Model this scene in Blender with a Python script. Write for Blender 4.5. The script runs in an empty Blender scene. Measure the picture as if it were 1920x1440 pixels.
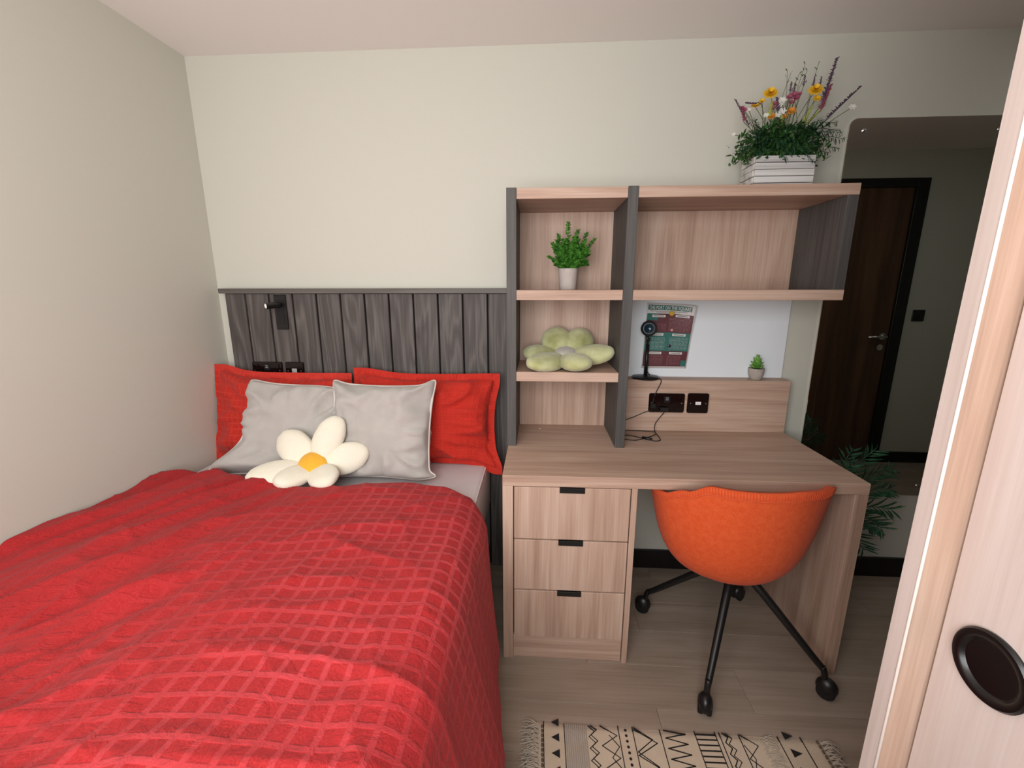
import bpy, bmesh, math, random
from mathutils import Vector, Matrix, noise
random.seed(7)
PI = math.pi
S = bpy.context.scene
COL = S.collection

# ---------------------------------------------------------------- camera
cam_d = bpy.data.cameras.new('camera'); cam = bpy.data.objects.new('camera', cam_d); COL.objects.link(cam)
pitch, roll, yaw = -.2172, -.0010, -.0605
fw = Vector((math.sin(yaw)*math.cos(pitch), math.cos(yaw)*math.cos(pitch), math.sin(pitch)))
rt = Vector((math.cos(yaw), -math.sin(yaw), 0)); up = rt.cross(fw)
rt, up = rt*math.cos(roll)+up*math.sin(roll), -rt*math.sin(roll)+up*math.cos(roll)
M = Matrix((rt, up, -fw)).transposed().to_4x4(); M.translation = Vector((.0618, -1.9664, 1.3749))
cam.matrix_world = M
cam_d.sensor_width = 36; cam_d.lens = 803.86/1920*36; cam_d.clip_start = .02
S.camera = cam

# ---------------------------------------------------------------- world, window light, exposure
w = bpy.data.worlds.new('sky'); S.world = w; w.use_nodes = True
w.node_tree.nodes['Background'].inputs[0].default_value = (.62, .74, 1, 1)
w.node_tree.nodes['Background'].inputs[1].default_value = 1.0
WX0, WX1, WZ0, WZ1, WY = -1.0, .32, .85, 2.15, -2.5
ld = bpy.data.lights.new('window_daylight', 'AREA'); ld.shape = 'RECTANGLE'
ld.size = WX1-WX0-.1; ld.size_y = WZ1-WZ0-.1; ld.energy = 43; ld.color = (1, .995, .985)
lo = bpy.data.objects.new('window_daylight', ld); COL.objects.link(lo)
lo.location = ((WX0+WX1)/2, WY+.03, (WZ0+WZ1)/2); lo.rotation_euler = (PI/2, 0, 0)
vs = S.view_settings
S.display_settings.display_device = 'sRGB'
vs.view_transform = 'Standard'; vs.look = 'None'; vs.exposure = 0.0; vs.gamma = 1; vs.use_curve_mapping = False

# ---------------------------------------------------------------- materials
def lin(c):
    if isinstance(c, str): c = [int(c[i:i+2], 16)/255 for i in (0, 2, 4)]
    return tuple((x/12.92 if x <= .04045 else ((x+.055)/1.055)**2.4) for x in c)+(1,)
MATS = {}
def base_mat(name, col, rough=.6, metal=0, spec=.5):
    m = bpy.data.materials.new(name); m.use_nodes = True
    b = m.node_tree.nodes['Principled BSDF']
    b.inputs['Base Color'].default_value = lin(col); b.inputs['Roughness'].default_value = rough
    b.inputs['Metallic'].default_value = metal; b.inputs['Specular IOR Level'].default_value = spec
    return m, m.node_tree, b
def bumpy(nt, b, src, strength, dist=.002):
    n = nt.nodes.new('ShaderNodeBump'); n.inputs['Strength'].default_value = strength; n.inputs['Distance'].default_value = dist
    nt.links.new(src, n.inputs['Height']); nt.links.new(n.outputs[0], b.inputs['Normal'])
def noise_n(nt, vec, scale, detail=3, dist=0, rough=.5):
    n = nt.nodes.new('ShaderNodeTexNoise'); n.inputs['Scale'].default_value = scale; n.inputs['Detail'].default_value = detail
    n.inputs['Distortion'].default_value = dist; n.inputs['Roughness'].default_value = rough
    if vec is not None: nt.links.new(vec, n.inputs['Vector'])
    return n.outputs['Fac']
def ramp_n(nt, src, stops):
    r = nt.nodes.new('ShaderNodeValToRGB'); e = r.color_ramp.elements
    while len(e) < len(stops): e.new(.5)
    for el, (p, c) in zip(e, stops): el.position = p; el.color = lin(c)
    nt.links.new(src, r.inputs[0]); return r.outputs[0]
def math_n(nt, op, a, b=None):
    n = nt.nodes.new('ShaderNodeMath'); n.operation = op
    for i, v in enumerate((a, b)):
        if v is None: continue
        if hasattr(v, 'links'): nt.links.new(v, n.inputs[i])
        else: n.inputs[i].default_value = v
    return n.outputs[0]
def mix_n(nt, fac, a, b, mode='MIX'):
    n = nt.nodes.new('ShaderNodeMix'); n.data_type = 'RGBA'; n.blend_type = mode
    for i, v in ((0, fac), (6, a), (7, b)):
        if hasattr(v, 'links'): nt.links.new(v, n.inputs[i])
        elif i == 0: n.inputs[0].default_value = v
        else: n.inputs[i].default_value = lin(v)
    return n.outputs[2]
def objco(nt, rand=True):
    t = nt.nodes.new('ShaderNodeTexCoord').outputs['Object']
    if not rand: return t
    oi = nt.nodes.new('ShaderNodeObjectInfo'); mu = math_n(nt, 'MULTIPLY', oi.outputs['Random'], 13.0)
    a = nt.nodes.new('ShaderNodeVectorMath'); a.operation = 'ADD'; nt.links.new(t, a.inputs[0]); nt.links.new(mu, a.inputs[1])
    return a.outputs[0]
def scaled(nt, vec, s):
    m = nt.nodes.new('ShaderNodeMapping'); m.inputs['Scale'].default_value = s; nt.links.new(vec, m.inputs['Vector']); return m.outputs[0]
def plain(name, col, rough=.5, metal=0, var=.06, sc=40, bump=0, spec=.5):
    if name in MATS: return MATS[name]
    m, nt, b = base_mat(name, col, rough, metal, spec); v = objco(nt, False)
    n = noise_n(nt, v, sc, 3)
    c = lin(col)
    mx = nt.nodes.new('ShaderNodeMix'); mx.data_type = 'RGBA'
    mx.inputs[6].default_value = tuple(x*(1-var) for x in c[:3])+(1,); mx.inputs[7].default_value = tuple(min(1, x*(1+var)) for x in c[:3])+(1,)
    nt.links.new(n, mx.inputs[0]); nt.links.new(mx.outputs[2], b.inputs['Base Color'])
    if bump: bumpy(nt, b, n, bump)
    MATS[name] = m; return m
def wood(name, dark, mid, light, axis, k=9, across=9, along=.9, rough=.5, fine=.35, contrast=1.0):
    if name in MATS: return MATS[name]
    m, nt, b = base_mat(name, mid, rough, 0, .3); v = objco(nt)
    s = [across]*3; s[axis] = along
    n1 = noise_n(nt, scaled(nt, v, tuple(s)), 1.0, 2, .5, .45)
    rings = math_n(nt, 'PINGPONG', math_n(nt, 'MULTIPLY', n1, k), 1.0)
    s2 = [150]*3; s2[axis] = 4
    n2 = noise_n(nt, scaled(nt, v, tuple(s2)), 1.0, 3, .1, .6)
    s3 = [22]*3; s3[axis] = 1.3
    n3 = noise_n(nt, scaled(nt, v, tuple(s3)), 1.0, 2, .2, .5)
    f = math_n(nt, 'ADD', math_n(nt, 'MULTIPLY', rings, .28*contrast), math_n(nt, 'ADD', math_n(nt, 'MULTIPLY', n2, fine), math_n(nt, 'MULTIPLY', n3, 1-fine-.28*contrast)))
    c = ramp_n(nt, f, ((.28, dark), (.5, mid), (.72, light)))
    nt.links.new(c, b.inputs['Base Color']); bumpy(nt, b, n2, .12, .001)
    MATS[name] = m; return m
def fabric(name, c1, c2, sc=900, bump=.3, rough=.95, sheen=.2, wr=0):
    if name in MATS: return MATS[name]
    m, nt, b = base_mat(name, c1, rough, 0, .15); v = objco(nt, False)
    n = noise_n(nt, v, sc, 2); n0 = noise_n(nt, v, 18, 4, .4)
    nn = math_n(nt, 'ADD', math_n(nt, 'MULTIPLY', n, .65), math_n(nt, 'MULTIPLY', n0, .35))
    nt.links.new(ramp_n(nt, nn, ((.3, c1), (.7, c2))), b.inputs['Base Color'])
    b.inputs['Sheen Weight'].default_value = sheen
    if wr: n = math_n(nt, 'ADD', n, math_n(nt, 'MULTIPLY', noise_n(nt, v, wr, 5, .8), 3))
    bumpy(nt, b, n, bump, .001)
    MATS[name] = m; return m

PAINT = plain('wall_paint', 'cccbbf', .75, 0, .012, 300, .06, .25)
CEIL = plain('ceiling_paint', 'efebe6', .85, 0, .01, 200, 0, .2)
PALE = ('a18473', 'b99b88', 'cab09f')
def pale(ax): return wood('pale_oak_'+'xyz'[ax], *PALE, ax, k=6, across=11, along=.7, rough=.5, fine=.5, contrast=.8)
def dark(ax): return wood('dark_ash_'+'xyz'[ax], '454342', '52504e', '605d5b', ax, k=8, across=12, along=.9, rough=.6, fine=.6, contrast=.6)
BOARD = wood('charcoal_board', '46423f', '544f4c', '6c6763', 2, k=13, across=13, along=1.2, rough=.6, fine=.5, contrast=1.0)
FLOORM = wood('floor_laminate', '877869', '98897a', 'a6978a', 0, k=5, across=9, along=1.2, rough=.42, fine=.4, contrast=.6)
WARD = wood('wardrobe_oak', 'beada5', 'cbbcb5', 'd6cac5', 2, k=4, across=10, along=.4, rough=.42, fine=.4, contrast=.6)
BLACK = plain('black_metal', '141414', .38, 0, .1)
GLOSSB = plain('black_gloss', '130c0c', .12, 0, .1)
SKIRT = plain('black_skirting', '131112', .4, 0, .1)
CHROME = plain('brushed_steel', 'c8c8c8', .25, 1, .03)
WHITEP = plain('white_plastic', 'e8e8e6', .4)
RED = 'b02a2c'

# ---------------------------------------------------------------- geometry helpers (vertices always given in world space)
ORG = {}
def org(p): return ORG.get(p.name, Vector()) if p else Vector()
def tag(o, label=None, cat=None, group=None, kind=None):
    if label: o['label'] = label
    if cat: o['category'] = cat
    if group: o['group'] = group
    if kind: o['kind'] = kind
    return o
def link(name, me, parent=None, origin=None):
    o = bpy.data.objects.new(name, me); COL.objects.link(o)
    if parent: o.parent = parent; ORG[o.name] = org(parent)
    else:
        og = Vector(origin) if origin is not None else Vector(); o.location = og; ORG[o.name] = og
    return o
def thing(name, label, cat, loc, group=None):
    o = link(name, None, None, loc); o.empty_display_size = .05
    return tag(o, label, cat, group)
def mesh(name, verts, faces, mat, parent=None, smooth=True, origin=None):
    og = org(parent) if parent else (Vector(origin) if origin is not None else Vector())
    me = bpy.data.meshes.new(name); me.from_pydata([tuple(Vector(v)-og) for v in verts], [], faces); me.update()
    if mat: me.materials.append(mat)
    if smooth: me.polygons.foreach_set('use_smooth', [True]*len(me.polygons))
    return link(name, me, parent, og)
def frombm(name, bm, mat, parent=None, smooth=False, origin=None):
    og = org(parent) if parent else (Vector(origin) if origin is not None else Vector())
    bmesh.ops.translate(bm, verts=bm.verts, vec=-og)
    bmesh.ops.recalc_face_normals(bm, faces=bm.faces)
    me = bpy.data.meshes.new(name); bm.to_mesh(me); bm.free()
    if mat: me.materials.append(mat)
    if smooth:
        me.polygons.foreach_set('use_smooth', [True]*len(me.polygons)); me.set_sharp_from_angle(angle=math.radians(40))
    return link(name, me, parent, og)
def addbox(bm, b, bev=.0012, seg=1, mtx=None):
    x0, x1, y0, y1, z0, z1 = b
    t = bmesh.new()
    bmesh.ops.create_cube(t, size=1, matrix=Matrix.Translation(((x0+x1)/2, (y0+y1)/2, (z0+z1)/2)) @ Matrix.Diagonal((abs(x1-x0), abs(y1-y0), abs(z1-z0), 1)))
    if bev: bmesh.ops.bevel(t, geom=list(t.edges), offset=bev, segments=seg, affect='EDGES', profile=.5)
    if mtx: bmesh.ops.transform(t, matrix=mtx, verts=t.verts)
    me = bpy.data.meshes.new('t'); t.to_mesh(me); t.free(); bm.from_mesh(me); bpy.data.meshes.remove(me)
def box(name, b, mat, parent=None, bev=.0012, seg=1, origin=None, mtx=None, smooth=False):
    bm = bmesh.new(); addbox(bm, b, bev, seg, mtx); return frombm(name, bm, mat, parent, smooth or seg > 1, origin)
def tubegeo(pts, rad, n=10, cap=True):
    pts = [Vector(p) for p in pts]; rads = rad if isinstance(rad, (list, tuple)) else [rad]*len(pts)
    V, F = [], []; prev = None
    for i, p in enumerate(pts):
        d = (pts[min(i+1, len(pts)-1)]-pts[max(i-1, 0)]).normalized()
        if prev is None: a = d.orthogonal().normalized()
        else: a = (prev-d*prev.dot(d)).normalized()
        prev = a; b = d.cross(a)
        for k in range(n):
            t = 2*PI*k/n; V.append(p+(a*math.cos(t)+b*math.sin(t))*rads[i])
    for i in range(len(pts)-1):
        for k in range(n): F.append((i*n+k, i*n+(k+1) % n, (i+1)*n+(k+1) % n, (i+1)*n+k))
    if cap: F.append(tuple(range(n))[::-1]); F.append(tuple((len(pts)-1)*n+k for k in range(n)))
    return V, F
def smoothpts(pts, sub=6):
    P = [Vector(p) for p in pts]; out = []
    for i in range(len(P)-1):
        p0, p1, p2, p3 = P[max(i-1, 0)], P[i], P[i+1], P[min(i+2, len(P)-1)]
        for k in range(sub):
            t = k/sub; out.append(.5*((2*p1)+(p2-p0)*t+(2*p0-5*p1+4*p2-p3)*t*t+(3*p1-p0-3*p2+p3)*t**3))
    out.append(P[-1]); return out
def tube(name, pts, rad, mat, parent=None, n=10, sm=0):
    if sm:
        pts = smoothpts(pts, sm)
        if isinstance(rad, (list, tuple)):
            m = len(pts); k = len(rad)-1; rad = [rad[min(int(i/(m-1)*k), k-1)]*(1-(i/(m-1)*k-min(int(i/(m-1)*k), k-1)))+rad[min(int(i/(m-1)*k), k-1)+1]*(i/(m-1)*k-min(int(i/(m-1)*k), k-1)) for i in range(m)]
    V, F = tubegeo(pts, rad, n); return mesh(name, V, F, mat, parent)
class Geo:
    def __init__(s): s.V = []; s.F = []
    def add(s, V, F):
        o = len(s.V); s.V += [Vector(v) for v in V]; s.F += [tuple(i+o for i in f) for f in F]; return s
    def make(s, name, mat, parent=None, smooth=True, origin=None): return mesh(name, s.V, s.F, mat, parent, smooth, origin)
def lathegeo(prof, c, n=28, axis=Vector((0, 0, 1))):
    ax = Vector(axis).normalized(); a = ax.orthogonal().normalized(); b = ax.cross(a); c = Vector(c); V, F = [], []
    for r, h in prof:
        for k in range(n):
            t = 2*PI*k/n; V.append(c+ax*h+(a*math.cos(t)+b*math.sin(t))*max(r, 1e-5))
    for i in range(len(prof)-1):
        for k in range(n): F.append((i*n+k, i*n+(k+1) % n, (i+1)*n+(k+1) % n, (i+1)*n+k))
    return V, F
def lathe(name, prof, c, mat, parent=None, n=28, axis=(0, 0, 1), origin=None, sharp=True):
    V, F = lathegeo(prof, c, n, axis); o = mesh(name, V, F, mat, parent, True, origin)
    if sharp: o.data.set_sharp_from_angle(angle=math.radians(40))
    return o
def interp(xs, ys, x):
    if x <= xs[0]: return ys[0]
    for i in range(len(xs)-1):
        if x <= xs[i+1]:
            t = (x-xs[i])/(xs[i+1]-xs[i]); t = t*t*(3-2*t); return ys[i]*(1-t)+ys[i+1]*t
    return ys[-1]
def ss(a, b, x):
    t = min(1, max(0, (x-a)/(b-a))); return t*t*(3-2*t)
def nz(x, y, z=0): return noise.noise(Vector((x, y, z)))
def structure(o, label=None): o['kind'] = 'structure'; return o if not label else tag(o, label)

def rrect(x0, x1, z0, z1, r, n=8):
    P = []
    for cx, cz, a0 in ((x1-r, z1-r, 0), (x0+r, z1-r, PI/2), (x0+r, z0+r, PI), (x1-r, z0+r, 3*PI/2)):
        for i in range(n+1): a = a0+PI/2*i/n; P.append((cx+r*math.cos(a), cz+r*math.sin(a)))
    return P
# ---------------------------------------------------------------- room shell
XL, ZC, XR = -1.434, 2.331, 3.62
structure(box('wall_back', (XL-.1, XR+.1, 0, .1, -.1, ZC+.1), PAINT, bev=0), 'pale grey green painted wall behind the headboard and desk')
structure(box('wall_left', (XL-.1, XL, WY-.1, 0, -.1, ZC+.1), PAINT, bev=0), 'plain grey painted wall along the left side of the bed')
structure(box('wall_right', (XR, XR+.1, -1.6, 0, -.1, ZC+.1), PAINT, bev=0), 'painted wall closing the entrance passage, seen only in the mirror')
structure(box('ceiling', (XL-.1, XR+.1, WY-.1, .1, ZC, ZC+.1), CEIL, bev=0), 'smooth matt off-white ceiling')
EY = -1.506   # wall with the entrance door (seen in the mirror)
DX0, DX1, DTOP = 1.86, 2.83, 2.145
en = structure(box('wall_entrance', (1.24, DX0, EY-.1, EY, -.1, ZC+.1), PAINT, bev=0), 'shaded entrance wall reflected in the mirror')
box('wall_pier', (DX1, XR+.1, EY-.1, EY, -.1, ZC+.1), PAINT, en, bev=0)
box('wall_lintel', (DX0, DX1, EY-.1, EY, DTOP, ZC+.1), PAINT, en, bev=0)
wf = structure(box('wall_front', (XL-.1, 1.4, WY-.12, WY-.02, -.1, WZ0), PAINT, bev=0), 'window wall behind the viewer')
box('wall_pier', (XL-.1, WX0, WY-.12, WY-.02, WZ0, ZC+.1), PAINT, wf, bev=0)
box('wall_pier', (WX1, 1.4, WY-.12, WY-.02, WZ0, ZC+.1), PAINT, wf, bev=0)
box('wall_lintel', (WX0, WX1, WY-.12, WY-.02, WZ1, ZC+.1), PAINT, wf, bev=0)
structure(box('wall_partition', (1.24, 1.34, WY-.1, EY-.1, -.1, ZC+.1), PAINT, bev=0), 'partition wall behind the wardrobe')
win = structure(thing('window_1', 'window with grey frame lighting the bed from behind the viewer', 'window', (WX0, WY-.07, WZ0)))
del win['category']
for b in ((WX0, WX1, WY-.1, WY-.04, WZ0, WZ0+.05), (WX0, WX1, WY-.1, WY-.04, WZ1-.05, WZ1), (WX0, WX0+.05, WY-.1, WY-.04, WZ0+.05, WZ1-.05), (WX1-.05, WX1, WY-.1, WY-.04, WZ0+.05, WZ1-.05)):
    box('window_frame', b, plain('window_frame_grey', '4a4c4e', .4), win)
gm, gnt, gb = base_mat('window_glass', 'ffffff', 0); gb.inputs['Transmission Weight'].default_value = 1
box('pane', (WX0+.05, WX1-.05, WY-.075, WY-.069, WZ0+.05, WZ1-.05), gm, win, bev=0)

# floor: laminate boards laid along x
fl = structure(box('floor', (XL-.1, XR+.1, WY-.1, .1, -.1, -.008), plain('floor_underlay', '3a332e', .9), bev=0), 'grey oak laminate floor boards')
row = 0; y = -.597+4*.168
rr = random.Random(3)
while y > WY:
    y1 = min(y, 0); y0 = y-.168
    off = {6: .797, 7: .474}.get(row-0, None)
    ph = {4: .797-1.2, 5: .474-1.2}.get(row, rr.uniform(-1.2, 0)) if False else None
    start = XL-rr.uniform(.1, 1.1)
    if abs(y0+.765) < .01: start = .797-2.4
    if abs(y0+.933) < .01: start = .474-2.4
    x = start
    while x < XR:
        a, b_ = max(x+.0005, XL-.05), min(x+1.2-.0005, XR)
        if b_-a > .02 and y0 < 0 and y1 > WY: box('plank', (a, b_, max(y0+.0005, WY-.05), y1-.0005, -.008, 0), FLOORM, fl, bev=.0007)
        x += 1.2
    y -= .168; row += 1

def skirt(name, b, label): return structure(box(name, b, SKIRT, bev=.002), label)
skirt('baseboard_back', (.41, XR, -.015, -.0005, 0, .1), 'black skirting board under the desk and the mirror')
skirt('baseboard_entrance', (DX1, XR-.016, EY+.0005, EY+.015, 0, .09), 'black skirting board right of the entrance door, seen in the mirror')
skirt('baseboard_right', (XR-.015, XR-.0005, EY+.016, -.016, 0, .09), 'black skirting board of the passage end wall')
skirt('baseboard_entrance', (1.24, DX0, EY+.0005, EY+.015, 0, .09), 'black skirting board left of the entrance door')

# entrance door (visible in the mirror)
dr = structure(thing('door_1', 'dark wooden entrance door in a black frame, seen in the mirror', 'door', ((DX0+DX1)/2, EY, 0))); del dr['category']
DOORM = wood('door_veneer', '4a3427', '5f4433', '6f523f', 2, k=5, across=8, along=.6, rough=.45)
box('door_leaf', (DX0+.085, DX1-.085, EY-.05, EY-.008, .004, DTOP-.06), DOORM, dr)
for b in ((DX0, DX0+.085, EY-.08, EY+.012, 0, DTOP), (DX1-.085, DX1, EY-.08, EY+.012, 0, DTOP), (DX0+.085, DX1-.085, EY-.08, EY+.012, DTOP-.06, DTOP)):
    box('door_frame', b, SKIRT, dr, bev=.002)
hx = 2.70
h = lathe('door_handle', ((0, .0), (.026, 0), (.026, .008), (.012, .009), (.009, .05), (0, .052)), (hx, EY-.008, 1.02), CHROME, dr, axis=(0, 1, 0))
tube('lever', [(hx, EY+.04, 1.02), (hx-.03, EY+.043, 1.02), (hx-.135, EY+.043, 1.018)], .009, CHROME, h)
lathe('lock_escutcheon', ((0, .0), (.024, 0), (.024, .008), (0, .009)), (hx-.005, EY-.008, .935), CHROME, dr, axis=(0, 1, 0))
sw = thing('light_switch', 'small black square light switch beside the entrance door, seen in the mirror', 'switch', (2.927, EY, 1.178))
box('plate', (2.882, 2.972, EY+.0005, EY+.008, 1.135, 1.221), BLACK, sw, bev=.003)
box('rocker', (2.915, 2.94, EY+.008, EY+.012, 1.16, 1.195), GLOSSB, sw)

cl = thing('added_fill_light', 'added round fill light in the entrance passage ceiling, outside the view', 'light', (2.35, -.35, ZC))  # added fixture, only there to brighten the passage seen in the mirror
lathe('fill_ring', ((.05, 0), (.062, 0), (.062, .003), (.052, .006), (.05, .0)), (2.35, -.35, ZC), WHITEP, cl, axis=(0, 0, -1))
em, emn, emb = base_mat('fill_glow', 'ffffff'); emb.inputs['Emission Color'].default_value = (1, 1, 1, 1); emb.inputs['Emission Strength'].default_value = 3  # glowing disc belonging to the added fill
lathe('fill_disc', ((0, .001), (.05, .001)), (2.35, -.35, ZC), em, cl, axis=(0, 0, -1))
pdl = bpy.data.lights.new('passage_fill', 'AREA'); pdl.shape = 'DISK'; pdl.size = .1; pdl.energy = 1.5; pdl.color = (.93, 1, .98)  # fill lamp added to lift the mirrored passage
pdo = bpy.data.objects.new('passage_fill', pdl); COL.objects.link(pdo); pdo.location = (2.35, -.35, ZC-.008)

# ---------------------------------------------------------------- headboard
hb = thing('headboard', 'charcoal wood headboard of vertical boards behind the pillows', 'headboard', (-.7, 0, 0))
box('back_panel', (-1.378, -.02, -.022, -.0005, .003, 1.355), plain('headboard_groove', '0f0d0d', .8), hb)
p0 = -1.279; pw = .1116; k = 0
xs = [-1.374]+[p0+i*pw for i in range(0, 12)]
for i in range(len(xs)-1):
    a = xs[i]+(.004 if i else 0); b_ = xs[i+1]-.004
    box('board', (a, b_, -.042, -.0225, .003, 1.357), BOARD, hb, bev=.0015)
box('board', (xs[-1]+.004, -.0225, -.042, -.0225, .003, 1.357), BOARD, hb, bev=.0015)
box('top_ledge', (-1.394, -.0565, -.056, -.0005, 1.3575, 1.38), wood('ledge_wood', '4d4945', '615d58', '77726c', 0, k=5, across=20), hb, bev=.002)

# reading lamp on headboard
rl = thing('reading_lamp', 'black wall reading lamp with a small swivel spot on the headboard', 'lamp', (-1.11, -.042, 1.27))
bm = bmesh.new(); addbox(bm, (-1.139, -1.084, -.052, -.0425, 1.196, 1.352), .002)
frombm('back_plate', bm, BLACK, rl)
box('recess', (-1.128, -1.096, -.0535, -.0525, 1.216, 1.33), plain('lamp_recess', '050505', .7), rl, bev=0)
tube('arm', [(-1.108, -.052, 1.308), (-1.108, -.078, 1.308)], .009, BLACK, rl)
d = Vector((-.035, -.055, -.004)); a0 = Vector((-1.098, -.075, 1.308)); dn = d.normalized()
lathe('lamp_head', ((0, 0), (.012, .001), (.0135, .004), (.0135, .062), (.0120, .063), (.0115, .059), (0, .059)), a0, BLACK, rl, axis=dn, n=24)
lathe('lens', ((0, .0655), (.007, .0645), (.0112, .0615), (.0112, .060)), a0, plain('lamp_lens', 'ffffff', .15), rl, axis=dn, n=20)

# ---------------------------------------------------------------- sockets
def plate(nm, label, x0, x1, z0, z1, y, kind, group=None):
    t = thing(nm, label, 'socket', ((x0+x1)/2, y, (z0+z1)/2), group)
    P_ = rrect(x0, x1, z0, z1, .008, 5); Q_ = rrect(x0+.0025, x1-.0025, z0+.0025, z1-.0025, .006, 5); n_ = len(P_)
    vv_ = [(a, y-.0005, c) for a, c in P_]+[(a, y-.006, c) for a, c in P_]+[(a, y-.009, c) for a, c in Q_]
    ff_ = [tuple(range(n_)), tuple(range(3*n_-1, 2*n_-1, -1))]+[(i+k*n_, i+(k+1)*n_, (i+1) % n_+(k+1)*n_, (i+1) % n_+k*n_) for k in (0, 1) for i in range(n_)]
    bm = bmesh.new(); bv = [bm.verts.new(v) for v in vv_]
    for f in ff_: bm.faces.new([bv[i] for i in f])
    frombm('plate', bm, GLOSSB, t)
    cx, cz = (x0+x1)/2, (z0+z1)/2
    for sx in (x0+.013, x1-.013):
        lathe('screw', ((0, .0), (.0032, 0), (.0032, .0006), (0, .001)), (sx, y-.009, cz), CHROME, t, axis=(0, -1, 0), n=12)
    if kind == 'double':
        box('usb_module', (cx-.014, cx+.014, y-.011, y-.009, cz+.002, cz+.032), BLACK, t, bev=.0008)
        for zz in (.014, .022):
            box('usb_port', (cx-.006, cx+.006, y-.0114, y-.011, cz+zz, cz+zz+.004), plain('port_grey', '8f8f92', .4), t, bev=0)
        for s in (-1, 1):
            box('rocker', (cx+s*.052-.008, cx+s*.052+.008, y-.013, y-.009, cz+.014, cz+.032), GLOSSB, t, bev=.0012)
            for (px, pz, w_, h_) in ((0, .0, .0045, .009), (-.011, -.019, .007, .0045), (.011, -.019, .007, .0045)):
                box('socket_hole', (cx+s*.033+px-w_/2, cx+s*.033+px+w_/2, y-.0093, y-.009, cz-.004+pz-h_/2, cz-.004+pz+h_/2), plain('hole', '010101', .9), t, bev=0)
    else:
        c = {'data': 'e8e8e8', 'tv': 'a9a7a4'}[kind]
        box('outlet', (cx-.012, cx+.012, y-.0105, y-.009, cz+(-.006 if kind == 'data' else -.014), cz+.008+(0 if kind == 'data' else .004)), plain('outlet_'+kind, c, .4), t, bev=.0008)
    return t
plate('wall_socket', 'black gloss double socket on the headboard above the left red pillow', -1.283, -1.137, .958, 1.044, -.042, 'double')
plate('data_socket', 'black gloss single outlet on the headboard right of the double socket', -1.122, -1.033, .958, 1.044, -.042, 'tv')

# ---------------------------------------------------------------- bed
bx1 = -.16
bb = thing('bed_base', 'dark bed base beneath the white mattress', 'bed', (-.8, -1.05, 0))
DK = fabric('base_fabric', '17171a', '26262a')
box('base_panel', (XL+.012, bx1-.005, -2.0, -.048, .14, .36), DK, bb, bev=.006)
for lx in (XL+.08, bx1-.08):
    for ly in (-1.9, -.15): lathe('leg', ((0, 0), (.02, 0), (.025, .14), (0, .14)), (lx, ly, 0), BLACK, bb, n=16)
mt = thing('mattress', 'white sheeted mattress with piped edge under the red duvet', 'mattress', (-.8, -1.05, .36))
SHEET = fabric('white_sheet', 'd2cdce', 'e2dedf', 700, .2)
box('mattress_body', (XL+.008, bx1, -2.0, -.046, .361, .60), SHEET, mt, bev=.02, seg=3)
pip = plain('sheet_piping', 'eeeae8', .7)
for z_ in (.592,):
    tube('piping', [(XL+.02, -1.99, z_), (bx1-.004, -1.99, z_), (bx1-.004, -.055, z_), (XL+.02, -.055, z_)], .004, pip, mt, 6)
tube('piping', [(XL+.02, -1.99, .372), (bx1-.004, -1.99, .372), (bx1-.004, -.055, .372), (XL+.02, -.055, .372)], .004, pip, mt, 6)

# --- red check fabric, pattern carried by UV
def checks(name, period, strength, py=None, cols=('9c2225', 'b02f32', 'c64c52', 'ba322c')):
    m, nt, b = base_mat(name, RED, .8, 0, .12)
    uv = nt.nodes.new('ShaderNodeUVMap').outputs[0]
    sp = nt.nodes.new('ShaderNodeSeparateXYZ'); nt.links.new(uv, sp.inputs[0])
    at = nt.nodes.new('ShaderNodeAttribute'); at.attribute_name = 'checkmask'
    def line(s, per):
        v = math_n(nt, 'PINGPONG', math_n(nt, 'DIVIDE', s, per), .5)
        r = nt.nodes.new('ShaderNodeMapRange'); r.inputs[1].default_value = .17; r.inputs[2].default_value = .09; r.interpolation_type = 'SMOOTHSTEP'
        nt.links.new(v, r.inputs[0]); return r.outputs[0]
    g = math_n(nt, 'MAXIMUM', line(sp.outputs[0], period), line(sp.outputs[1], py or period))
    n0 = noise_n(nt, uv, 260, 3); n1 = noise_n(nt, uv, 7, 3, .5)
    g2 = math_n(nt, 'MULTIPLY', g, math_n(nt, 'MULTIPLY', at.outputs['Fac'], strength))
    base = ramp_n(nt, n0, ((.3, cols[0]), (.7, cols[1])))
    c = mix_n(nt, g2, base, cols[2])
    c = mix_n(nt, math_n(nt, 'MULTIPLY', n1, .22), c, cols[3])
    nt.links.new(c, b.inputs['Base Color']); b.inputs['Sheen Weight'].default_value = .06
    hgt = math_n(nt, 'ADD', math_n(nt, 'MULTIPLY', g, 1.2), math_n(nt, 'MULTIPLY', n0, .6))
    n2 = noise_n(nt, uv, 26, 5, 1.2, .6)
    hgt = math_n(nt, 'ADD', hgt, math_n(nt, 'MULTIPLY', n2, 7))
    bumpy(nt, b, hgt, .55, .0016)
    return m
DUV = checks('red_check_fabric', .0455, .75, .040)
def setuv(o, uvs, mask=None):
    me = o.data; l = me.uv_layers.new(name='UVMap')
    for lp in me.loops: l.data[lp.index].uv = uvs[lp.vertex_index]
    a = me.attributes.new('checkmask', 'FLOAT', 'POINT')
    for i in range(len(me.vertices)): a.data[i].value = mask[i] if mask else 1.0

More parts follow.
